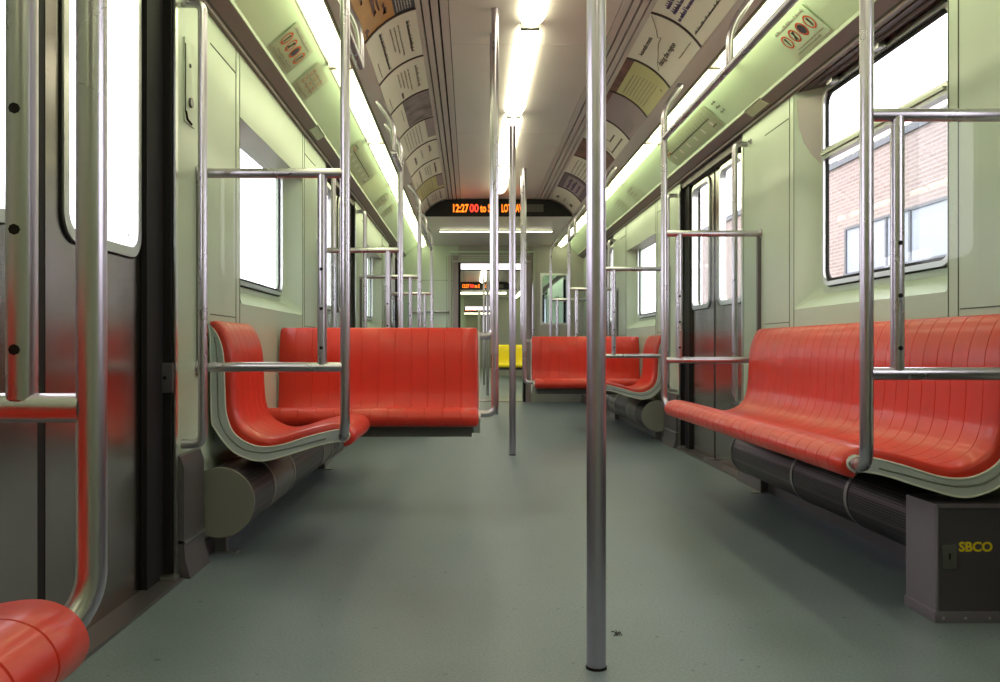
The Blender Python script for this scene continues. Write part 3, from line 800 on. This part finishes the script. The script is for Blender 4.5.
mb = MB(); mb.tube([(x+.003, 2.94, 1.575), (x+.012, 2.94, 1.575)], .017, KICK, n=16); mb.build('latch', t)
mb = MB(); mb.tube([(x+.003, 2.94, 1.70), (x+.007, 2.94, 1.70)], .007, BLACK, n=10); mb.build('keyhole', t)
t = thing('strike_plate', 'small square steel plate with a screw on the black door post at left', 'plate', (CX-HW-.03, 2.765, .65))
mb = MB(); mb.box(CX-HW-.045, CX-HW+.004, 2.766, 2.780, .605, .700, BOXM, bev=.002); mb.build('plate', t)
mb = MB(); mb.tube([(CX-HW-.02, 2.763, .652), (CX-HW-.02, 2.768, .652)], .006, BLACK, n=8); mb.build('screw', t)
mb = MB(); mb.tube([(1.55, 4.80, 1.885), (1.54, 4.80, 1.885)], .014, STEELR, n=14); mb.tube([(1.541, 4.80, 1.885), (1.537, 4.80, 1.885)], .006, BLACK, n=10)
tag(mb.build('panel_lock', None, (1.55, 4.8, 1.885)), 'small round lock high on the green wall panel right of the double doors', 'lock')

# stickers on the valance ---------------------------------------------
def vpt(s, y, v, h=.0015):
    """v = 0 at the lower edge, 1 at the lamp edge of the valance"""
    a = Vector((1.172, 2.015)); b = Vector((1.012, 2.150)); p = a+(b-a)*v
    n = Vector((-.646, -.764))
    q = p+n*(h+.0018*math.sin(math.pi*min(max(v,0),1)))
    return P(s, q.x, y, q.y)
def disc(mb, f, cu, cv, r0, r1, m, n=24):
    vs = [f(cu+r1*math.cos(2*math.pi*k/n), cv+r1*math.sin(2*math.pi*k/n)) for k in range(n)]
    if r0 <= 0: mb.add(vs, [list(range(n))], m); return
    vs += [f(cu+r0*math.cos(2*math.pi*k/n), cv+r0*math.sin(2*math.pi*k/n)) for k in range(n)]
    mb.add(vs, [(k, (k+1)%n, n+(k+1)%n, n+k) for k in range(n)], m)
def sticker(s, yc, label, w=.34, kind='ban', seed=3, m=None):
    L = .201
    sg = 1 if s < 0 else -1
    t = thing('notice_sticker', label, 'sticker', (CX+s*1.08, yc, 2.08), 'notice stickers above the windows')
    f0 = lambda u, v: vpt(s, yc+sg*u, v/L, .0015); f1 = lambda u, v: vpt(s, yc+sg*u, v/L, .0027)
    mb = MB(); n = 6
    for i in range(n):
        a, b = .02+.155*i/n, .02+.155*(i+1)/n
        mb.add([f0(-w/2, a), f0(w/2, a), f0(w/2, b), f0(-w/2, b)], [(0,1,2,3)], m or STICK)
    mb.build('backing', t)
    mb = MB()
    if kind == 'ban':
        greek(mb, f1, -w*.42, w*.42, .150, .015, INKG, seed)
        greek(mb, f1, -w*.30, w*.42, .045, .008, INKG, seed+1); greek(mb, f1, -w*.40, w*.30, .030, .008, INKG, seed+2)
        for i in range(4):
            cu = -w*.34+i*w*.226; cv = .102; r = .034
            disc(mb, f1, cu, cv, r-.008, r, REDINK)
            if i == 2: disc(mb, f1, cu, cv, 0, r-.010, NAVY)
            else: mb.add([f1(cu-.005, cv-.022), f1(cu+.004, cv-.022), f1(cu+.010, cv+.02), f1(cu-.004, cv+.02)], [(0,1,2,3)], INK)
            if i == 1: mb.add([f1(cu-.022, cv-.018), f1(cu-.014, cv-.022), f1(cu+.022, cv+.018), f1(cu+.014, cv+.022)], [(0,1,2,3)], INK)
    elif kind == 'grid':
        for i in range(3):
            for j in range(2): disc(mb, f1, -w*.30+i*w*.28, .075+j*.05, .014, .018, REDINK, 14)
        for k in range(4): greek(mb, f1, -w*.42, w*.42, .03+k*.034, .008, INKG, seed+k)
    elif kind == 'map':
        mb.add([f1(-w*.42, .098), f1(w*.42, .098), f1(w*.42, .104), f1(-w*.42, .104)], [(0,1,2,3)], INK)
        mb.add([f1(w*.46, .02), f1(w*.464, .02), f1(w*.464, .175), f1(w*.46, .175)], [(0,1,2,3)], INKG)
        r = random.Random(seed)
        for k in range(16):
            u = -w*.40+k*w*.052; h = r.uniform(.02, .05)
            mb.add([f1(u, .106), f1(u+.006, .106), f1(u+.006+h*.5, .106+h), f1(u+h*.5, .106+h)], [(0,1,2,3)], INKG)
            if k % 3 == 0: mb.add([f1(u, .05), f1(u+.03, .05), f1(u+.03, .085), f1(u, .085)], [(0,1,2,3)], STRIP)
        greek(mb, f1, -w*.48, -w*.36, .13, .012, INK, seed); greek(mb, f1, -w*.47, -w*.37, .11, .010, REDINK, seed+5)
        greek(mb, f1, w*.37, w*.45, .045, .012, INK, seed+1)
    else:
        greek(mb, f1, -w*.42, w*.42, .12, .016, INKG, seed); greek(mb, f1, -w*.42, w*.2, .09, .012, INKG, seed+1); greek(mb, f1, -w*.42, w*.3, .06, .010, INKG, seed+2)
    mb.build('lettering', t)
    return t
sticker(1, 3.68, 'notice with four red ringed prohibition symbols above the right window', .36, 'ban', m=VAL)
sticker(-1, 3.88, 'notice with four red ringed prohibition symbols above the left window, nearer of two', .38, 'ban', 9)
sticker(-1, 4.36, 'notice crowded with small red rings, just beyond the four ring notice on the left', .30, 'grid', 21)
sticker(1, 5.55, 'route diagram strip with a long black line above the right doors', 1.15, 'map', 31, m=STICK)
sticker(-1, 6.35, 'route diagram strip with a long black line above the second left doors', 1.1, 'map', 41)
sticker(1, 7.45, 'small pale notice of grey print above the second right window', .30, 'text', 51, m=VAL)
sticker(1, 8.1, 'smaller pale notice of grey print farther along the right valance', .22, 'text', 61, m=VAL)
sticker(-1, 7.9, 'pale notice of grey print beyond the second left doors', .30, 'text', 71)
sticker(-1, 8.5, 'pale notice of grey print, farthest one on the left valance', .24, 'text', 81)
# small curved panel joint with lettering beside the right route diagram
t = thing('notice_sticker', 'three tiny blocks of dark lettering beside the right route diagram', 'sticker', (CX+1.08, 4.86, 2.08), 'notice stickers above the windows')
mb = MB(); f1 = lambda u, v: vpt(1, 4.86-u, v/.201, .002)
for k in range(3): greek(mb, f1, -.02, .045, .14-.033*k, .016, INK, 90+k)
mb.build('lettering', t)
for s, y in ((1, 4.52), (-1, 5.05)):
    mb = MB()
    mb.loft([[P(s, c, yy, z) for c, z in ((1.166, 2.002), (1.176, 2.004), (1.216, 1.982), (1.206, 1.976))] for yy in (y-.12, y+.12)], VAL, smooth=False)
    mb.loft([[P(s, c, yy, z) for c, z in ((1.163, 2.010), (1.171, 2.010), (1.171, 2.004), (1.163, 2.004))] for yy in (y-.12, y+.12)], SEAM, smooth=False)
    tag(mb.build('access_flap', None, (CX+s*1.19, y, 2.0)), 'short pale flap hinged on the %s ledge under the valance' % sidew[s], 'flap')

# adverts --------------------------------------------------------------
def a_orange(mb, f, patch, L):
    patch(mb, 0, L, .19, .29, NAVY, .0025)
    rr = random.Random(4)
    for (u, v, a, b) in ((.10, .05, .10, .02), (.24, .10, .14, .022), (.30, .12, .12, .014), (.40, .145, .07, .016), (.16, .16, .08, .014), (.47, .03, .05, .02)):
        vs = [f(u+a*math.cos(k/12*6.283)*rr.uniform(.6, 1.2), v+b*math.sin(k/12*6.283)*rr.uniform(.5, 1.3)+(k-6)*.002) for k in range(12)]
        mb.add(vs, [list(range(12))], BROWN)
    for k in range(6): greek(mb, lambda u, v: f(u, v), .22, L-.04, .203+.013*k, .006, WHITE, 5+k)
def a_lines(seed, big=2, small=3, ink=INK, logo=False):
    def d(mb, f, patch, L):
        greek(mb, f, .10, L-.12, .235, .018, ink, seed)
        for k in range(small): greek(mb, f, .10, L-.12-.05*k, .19-.022*k, .010, INKG, seed+k+1)
        if big > 1: greek(mb, f, .06, L-.06, .085, .018, ink, seed+8)
        greek(mb, f, L*.55, L-.04, .03, .008, INKG, seed+9)
        if logo: greek(mb, f, L-.17, L-.05, .12, .022, INK, seed+11)
    return d
def a_photo(mb, f, patch, L):
    patch(mb, .0, L-.03, .11, .29, PHOTO, .0025); greek(mb, f, .1, L*.6, .085, .008, INKG, 77)
def a_corner(mb, f, patch, L):
    patch(mb, 0, L*.8, .23, .29, MPAP, .0025)
    for k in range(6): greek(mb, f, .05, L-.08, .05+.026*k, .009, INKG, 88+k)
def a_short(mb, f, patch, L):
    greek(mb, f, .1, .3, .22, .02, INK, 101); greek(mb, f, .2, .45, .08, .02, INK, 102); greek(mb, f, .1, .4, .15, .01, INKG, 103)
def a_purple(mb, f, patch, L):
    for k, (u0, u1) in enumerate(((.10, .62), (.10, .62), (.08, .62))):
        greek(mb, f, u0-.02*k, u1-.02, .225-.038*k, .026, INKP, 111+k)
    greek(mb, f, .05, L-.1, .055, .014, INK, 116)
def a_auto(mb, f, patch, L):
    put_text(mb, 'Automatic transit', f, .10, .222, .034, INK, width=.27, bold=.0007)
    put_text(mb, 'dialog the region', f, .12, .105, .040, INK, width=.33, bold=.001)
    greek(mb, f, .36, L-.04, .05, .009, INKG, 121)
    pts = [(.62, .28), (.48, .225), (.40, .20), (.42, .185), (.34, .18), (.27, .165), (.22, .15), (.12, .13), (.05, .10)]
    for i in range(len(pts)-1):
        (a, b), (c, d) = pts[i], pts[i+1]
        mb.add([f(a, b), f(c, d), f(c, d+.005), f(a, b+.005)], [(0,1,2,3)], INKG)
def a_yellow(mb, f, patch, L):
    patch(mb, 0, L, .245, .29, MAR, .0025)
    for k in range(8): greek(mb, f, .06, L-.12-.01*k, .06+.021*k, .006, INKG, 131+k)
    disc(mb, f, L-.12, .03, 0, .008, INK, 12)
def a_mauve(mb, f, patch, L):
    patch(mb, 0, L, .262, .29, MAR, .0025)
    for k in range(5): greek(mb, f, .06, L-.25, .03+.014*k, .006, INKG, 141+k)
def a_black(mb, f, patch, L):
    for (u0, u1, v0, v1) in ((.08, L-.1, .04, .052), (.08, .092, .04, .16), (.25, .262, .10, .22), (.25, .45, .10, .112)):
        mb.add([f(u0, v0), f(u1, v0), f(u1, v1), f(u0, v1)], [(0,1,2,3)], INK)
    greek(mb, f, .35, .55, .2, .024, INK, 151)
def a_maroon(mb, f, patch, L):
    mb.add([f(.12, .10), f(.30, .10), f(.30, .125), f(.12, .125)], [(0,1,2,3)], WHITE)
def a_pale(mb, f, patch, L):
    for k in range(7): greek(mb, f, .05, L-.1, .04+.032*k, .014, INKG, 161+k)
def a_purp2(mb, f, patch, L):
    patch(mb, .03, L-.08, .06, .24, MPAP, .0025)
    for k in range(3): greek(mb, f, .08, L-.16, .09+.05*k, .03, INKP, 171+k)
def a_logo(mb, f, patch, L):
    greek(mb, f, .2, .36, .22, .045, INK, 181); greek(mb, f, .15, .4, .15, .014, INKG, 182); greek(mb, f, .2, .34, .05, .06, INK, 183)
yl = [3.50, 4.06, 4.71, 5.33, 5.96, 6.60, 7.25, 7.90, 8.58, 9.26]
desl = [(ORG, a_orange, 'orange picture card with plum blotches and a dark printed strip, top left of the ceiling'),
        (WHITE, a_lines(11), 'off white card with two heavy lines of print, right after the orange card'),
        (WHITE, a_lines(23, 1, 4, INKG, True), 'off white card with grey print and a small black logo, third on the left'),
        (WHITE, a_photo, 'card with a dark grey photograph on its upper part, left ceiling cove'),
        (WHITE, a_corner, 'pale card with fine grey print and a mauve corner, fifth on the left'),
        (WHITE, a_short, 'off white card with two short blocks of print, sixth on the left'),
        (WHITE, a_lines(33), 'off white card of small print, third before the black sign on the left'),
        (YPAP, a_corner, 'yellowish card of small print, last but one before the black sign on the left'),
        (WHITE, a_lines(43), 'off white card of small print touching the black sign on the left')]
for (a, b), (p, d, lab) in zip(zip(yl, yl[1:]), desl): advert(-1, a+.004, b-.004, lab, p, d)
yr = [3.50, 4.11, 4.75, 5.36, 5.95, 6.58, 7.15, 7.85, 8.52, 9.26]
desr = [(WHITE, a_purple, 'off white card with three bold purple lines of print, top right of the ceiling'),
        (WHITE, a_auto, 'off white card with a thin jagged line drawing and two bold phrases'),
        (YPAP, a_yellow, 'yellowish card of fine print with a maroon upper edge, right ceiling cove'),
        (MPAP, a_mauve, 'plain mauve card next to the yellowish one, partly behind the nearest pole'),
        (WHITE, a_black, 'off white card with thick black bent lines, right ceiling cove'),
        (MAR, a_maroon, 'dark maroon card with a small pale mark, right ceiling cove'),
        (WHITE, a_pale, 'pale card of close grey print, right ceiling cove, before the purple one'),
        (PPAP, a_purp2, 'dark purple card with a lilac centre, second before the black sign on the right'),
        (WHITE, a_logo, 'off white card with two large black characters, last before the sign on the right')]
for (a, b), (p, d, lab) in zip(zip(yr, yr[1:]), desr): advert(1, a+.004, b-.004, lab, p, d)

# scrap on the floor -----------------------------------------------------
mb = MB(); x0, y0 = .384, 2.272
for k, (a, l) in enumerate(((20, .012), (85, .011), (150, .014), (215, .013), (250, .006), (340, .012))):
    a = math.radians(a); mb.tube([(x0, y0, .002), (x0+l*.6*math.cos(a), y0+l*1.3*math.sin(a), .004), (x0+l*math.cos(a), y0+l*2.4*math.sin(a), .0015)], .0012, BLACK, n=6)
tag(mb.build('floor_scrap', None, (x0, y0, 0)), 'tiny black star shaped scrap on the floor right of the nearest pole', 'scrap')

# ================================================================== GANGWAY AND THE CARS BEYOND
CN = [0]
def gangway(ya, yb):
    mb = MB()
    mb.box(CX-.60, CX-.47, ya, yb, -.05, 2.2, FENCE); mb.box(CX+.60, CX+.47, ya, yb, -.05, 2.2, FENCE)
    mb.box(CX-.60, CX+.60, ya, yb, 2.02, 2.2, FENCE); mb.box(CX-.60, CX+.60, ya, yb, -.06, -.0, KICK)
    CN[0] += 1; TR[0] += 1
    struct(mb.build('trim_%d' % TR[0]))
def far_car(dy, dz, idx, full):
    """a coach beyond the gangway; local y runs 0 .. 11"""
    global DY, DZ
    DY, DZ = dy, dz; L = 11.0; nm = ('second', 'third')[idx]
    mb = MB(); mb.box(CX-1.4, CX+1.4, 0, L, -.06, 0, FLOOR); struct(mb.build('floor'))
    mb = MB(); mb.box(CX-1.4, CX-.46, 0, .08, 0, 2.45, GREYB); mb.box(CX+.46, CX+.64, 0, .08, 0, 2.45, GREYB); mb.box(CX+1.10, CX+1.4, 0, .08, 0, 2.45, GREYB); mb.box(CX+.64, CX+1.10, 0, .08, 0, 1.0, GREYB); mb.box(CX+.64, CX+1.10, 0, .08, 1.85, 2.45, GREYB); mb.box(CX-.46, CX+.46, 0, .08, 1.95, 2.45, GREYB)
    struct(mb.build('wall_near'))
    mb = MB(); mb.box(CX-1.25, CX-.46, L, L+.1, 0, 2.45, WALL); mb.box(CX+.46, CX+1.25, L, L+.1, 0, 2.45, GREYB)
    mb.box(CX-.46, CX+.46, L, L+.1, 1.9 if idx == 0 else 0, 2.45, GREYB); struct(mb.build('wall_far'))
    if full:
        wl = [(2.3, False), (6.7, False)]; dl = [(3.7, 5.15), (8.2, 9.65)]
        wall('wall_left', -1, 0, L, [('d', a, b) for a, b in dl]+[('w', y-.665, y+.665) for y, t in wl])
        wall('wall_right', 1, 0, L, [('d', a, b) for a, b in [(.4, 1.85), (4.75, 6.2)]]+[('w', y-.665, y+.665) for y in (3.3, 7.7)])
        for a, b in dl: door(-1, a, b, False)
        for a, b in [(.4, 1.85), (4.75, 6.2)]: door(1, a, b, False)
        for y in (2.3, 6.7): window(-1, y)
        for y in (3.3, 7.7): window(1, y)
    else:
        wall('wall_left', -1, 0, L, []); wall('wall_right', 1, 0, L, [])
    sy = 7.85
    ceiling(0, sy+.12)
    mb = MB(); mb.box(CX-.88, CX+.88, sy+.01, L, 2.14, 2.17, CEIL); mb.box(CX-1.4, CX+1.4, sy, L, 2.44, 2.5, DARK); struct(mb.build('ceiling'))
    valance(-1, 0, L); valance(1, 0, L)
    dest_sign(sy, 'black destination sign with orange characters in the %s car, seen through the end doorway' % nm)
    for s in (-1, 1):
        for i in range(4):
            cove_lamp(s, .3+i*2.65, .3+i*2.65+2.6, 'glowing cove lamp in the %s car on the %s side, %s' % (nm, sidew[s], ('nearest one', 'next to nearest one', 'next to farthest one', 'farthest one')[i]))
    for i, (a, b) in enumerate(((.6, 3.0), (3.1, 5.4), (5.5, 7.7))):
        centre_lamp(a, b, 'glowing centre ceiling lamp of the %s car, %s' % (nm, ('nearest one', 'middle one', 'farthest one')[i]))
    t = thing('ceiling_lamp', 'thin strip lamp across the lowered ceiling of the %s car' % nm, 'light', (CX, sy+1.1, 2.14))
    mb = MB(); mb.tube([(CX-.6, sy+1.1, 2.13), (CX+.6, sy+1.1, 2.13)], .018, LENSC, n=10); mb.build('lens', t)
    t = thing('ceiling_lamp', 'thin strip lamp across the ceiling just inside the %s car' % nm, 'light', (CX, .6, 2.335))
    mb = MB(); mb.tube([(CX-.6, .35, 2.33), (CX+.6, .35, 2.33)], .02, LENSC, n=10); mb.build('lens', t)
    aisle_pole(1.9, 'steel floor pole in the aisle of the %s car, the nearer one' % nm)
    aisle_pole(5.9, 'steel floor pole in the aisle of the %s car, the farther one' % nm)
    if idx == 0:
        cross_bench(1, 5.25, 'bright yellow cross bench in the second car, seen through the end doorway', colour=YEL)
        cross_poles(1, 5.25, 'thin pole at the seat corner of the yellow bench in the second car', 'thin pole at the backrest of the yellow bench in the second car')
        cross_bench(-1, 9.6, 'red cross bench on the left of the second car, seen past the poles')
        long_bench(1, 3.5, 4.3, 'red side seat ahead of the yellow bench in the second car')
    DY, DZ = 0, 0
gangway(11.98, 12.62)
t = thing('gangway_glow', 'glowing white stand-in panel over the first gangway doorway', 'light', (CX, 12.3, 1.9))  # added glowing panel standing in for the bright band between the cars
mb = MB(); mb.box(CX-.43, CX+.43, 12.28, 12.31, 1.845, 1.945, CONN, bev=.008); mb.build('lens', t)
mb = MB(); mb.box(CX-.46, CX+.46, 12.31, 12.33, 1.83, 2.02, FENCE); mb.build('housing', t)
far_car(12.6, -.05, 0, True)
mb = MB()
DY, DZ = 23.7, -.05
mb.box(CX-.60, CX-.47, 0, .6, 0, 2.2, FENCE); mb.box(CX+.60, CX+.47, 0, .6, 0, 2.2, FENCE); mb.box(CX-.6, CX+.6, 0, .6, 2.02, 2.2, FENCE); mb.box(CX-.6, CX+.6, 0, .6, -.06, 0, KICK)
TR[0] += 1; struct(mb.build('trim_%d' % TR[0]))
t = thing('gangway_glow', 'small glowing white stand-in panel over the second gangway doorway, far away', 'light', (CX, .3, 1.9))  # second added glowing panel, same stand-in as over the first gangway
mb = MB(); mb.box(CX-.43, CX+.43, .28, .31, 1.82, 1.92, CONN, bev=.008); mb.build('lens', t)
DY, DZ = 0, 0
far_car(24.3, -.10, 1, False)

# ================================================================== OUTSIDE
mb = MB(); mb.box(-60, 60, -60, 90, -1.3, -1.2, GROUND); struct(mb.build('ground'))
t = thing('brick_building', 'pale brick building with a band of windows, outside the right windows', 'building', (11, 20, -1.2))
mb = MB()
BX = 8.0
mb.box(BX, BX+6, 8, 18.48, -1.2, 4.65, BRICK)
mb.box(BX, BX+6, 18.48, 30, -1.2, 4.65, BRICK)
mb.build('wall', t)
mb = MB(); mb.box(BX-.05, BX+6, 8, 30, 4.65, 4.8, EXTF); mb.build('roof_edge', t)
mb = MB(); mb.box(BX-.02, BX+.02, 10, 18.45, 2.28, 3.24, EXTW); w = mb.build('window', t)
for y in (10, 11.4, 12.8, 14.3, 15.75, 16.65, 18.45):
    mb = MB(); mb.box(BX-.05, BX+.01, y-.035, y+.035, 2.28, 3.24, EXTF); mb.build('mullion', w)
mb = MB(); mb.box(BX-.05, BX+.01, 10, 18.45, 3.22, 3.27, EXTF); mb.box(BX-.07, BX+.01, 10, 18.5, 2.24, 2.30, EXTF); mb.build('window_frame', w)

# ================================================================== WORLD, CAMERA
w = bpy.data.worlds.new('sky'); bpy.context.scene.world = w; w.use_nodes = True
bg = w.node_tree.nodes['Background']; bg.inputs['Color'].default_value = (1., .95, 1., 1); bg.inputs['Strength'].default_value = 5
cam = bpy.data.cameras.new('camera'); co = bpy.data.objects.new('camera', cam); COL.objects.link(co)
co.location = (0, 0, .75); co.rotation_euler = (math.pi/2, 0, 0)
cam.sensor_width = 36; cam.lens = 36*870/1000; cam.shift_x = .030; cam.shift_y = .006
cam.clip_start = .02; cam.clip_end = 300
sc = bpy.context.scene; sc.camera = co
sc.view_settings.view_transform = 'Standard'; sc.view_settings.look = 'None'
sc.view_settings.gamma = 1; sc.view_settings.use_curve_mapping = False
sc.view_settings.exposure = 0.12
sc.cycles.max_bounces = 8; sc.cycles.transparent_max_bounces = 12; sc.cycles.diffuse_bounces = 5; sc.cycles.glossy_bounces = 4
sc.cycles.sample_clamp_indirect = 6; sc.cycles.caustics_reflective = False; sc.cycles.use_denoising = True
for o in list(bpy.data.objects):
    if '_o' in o: del o['_o']
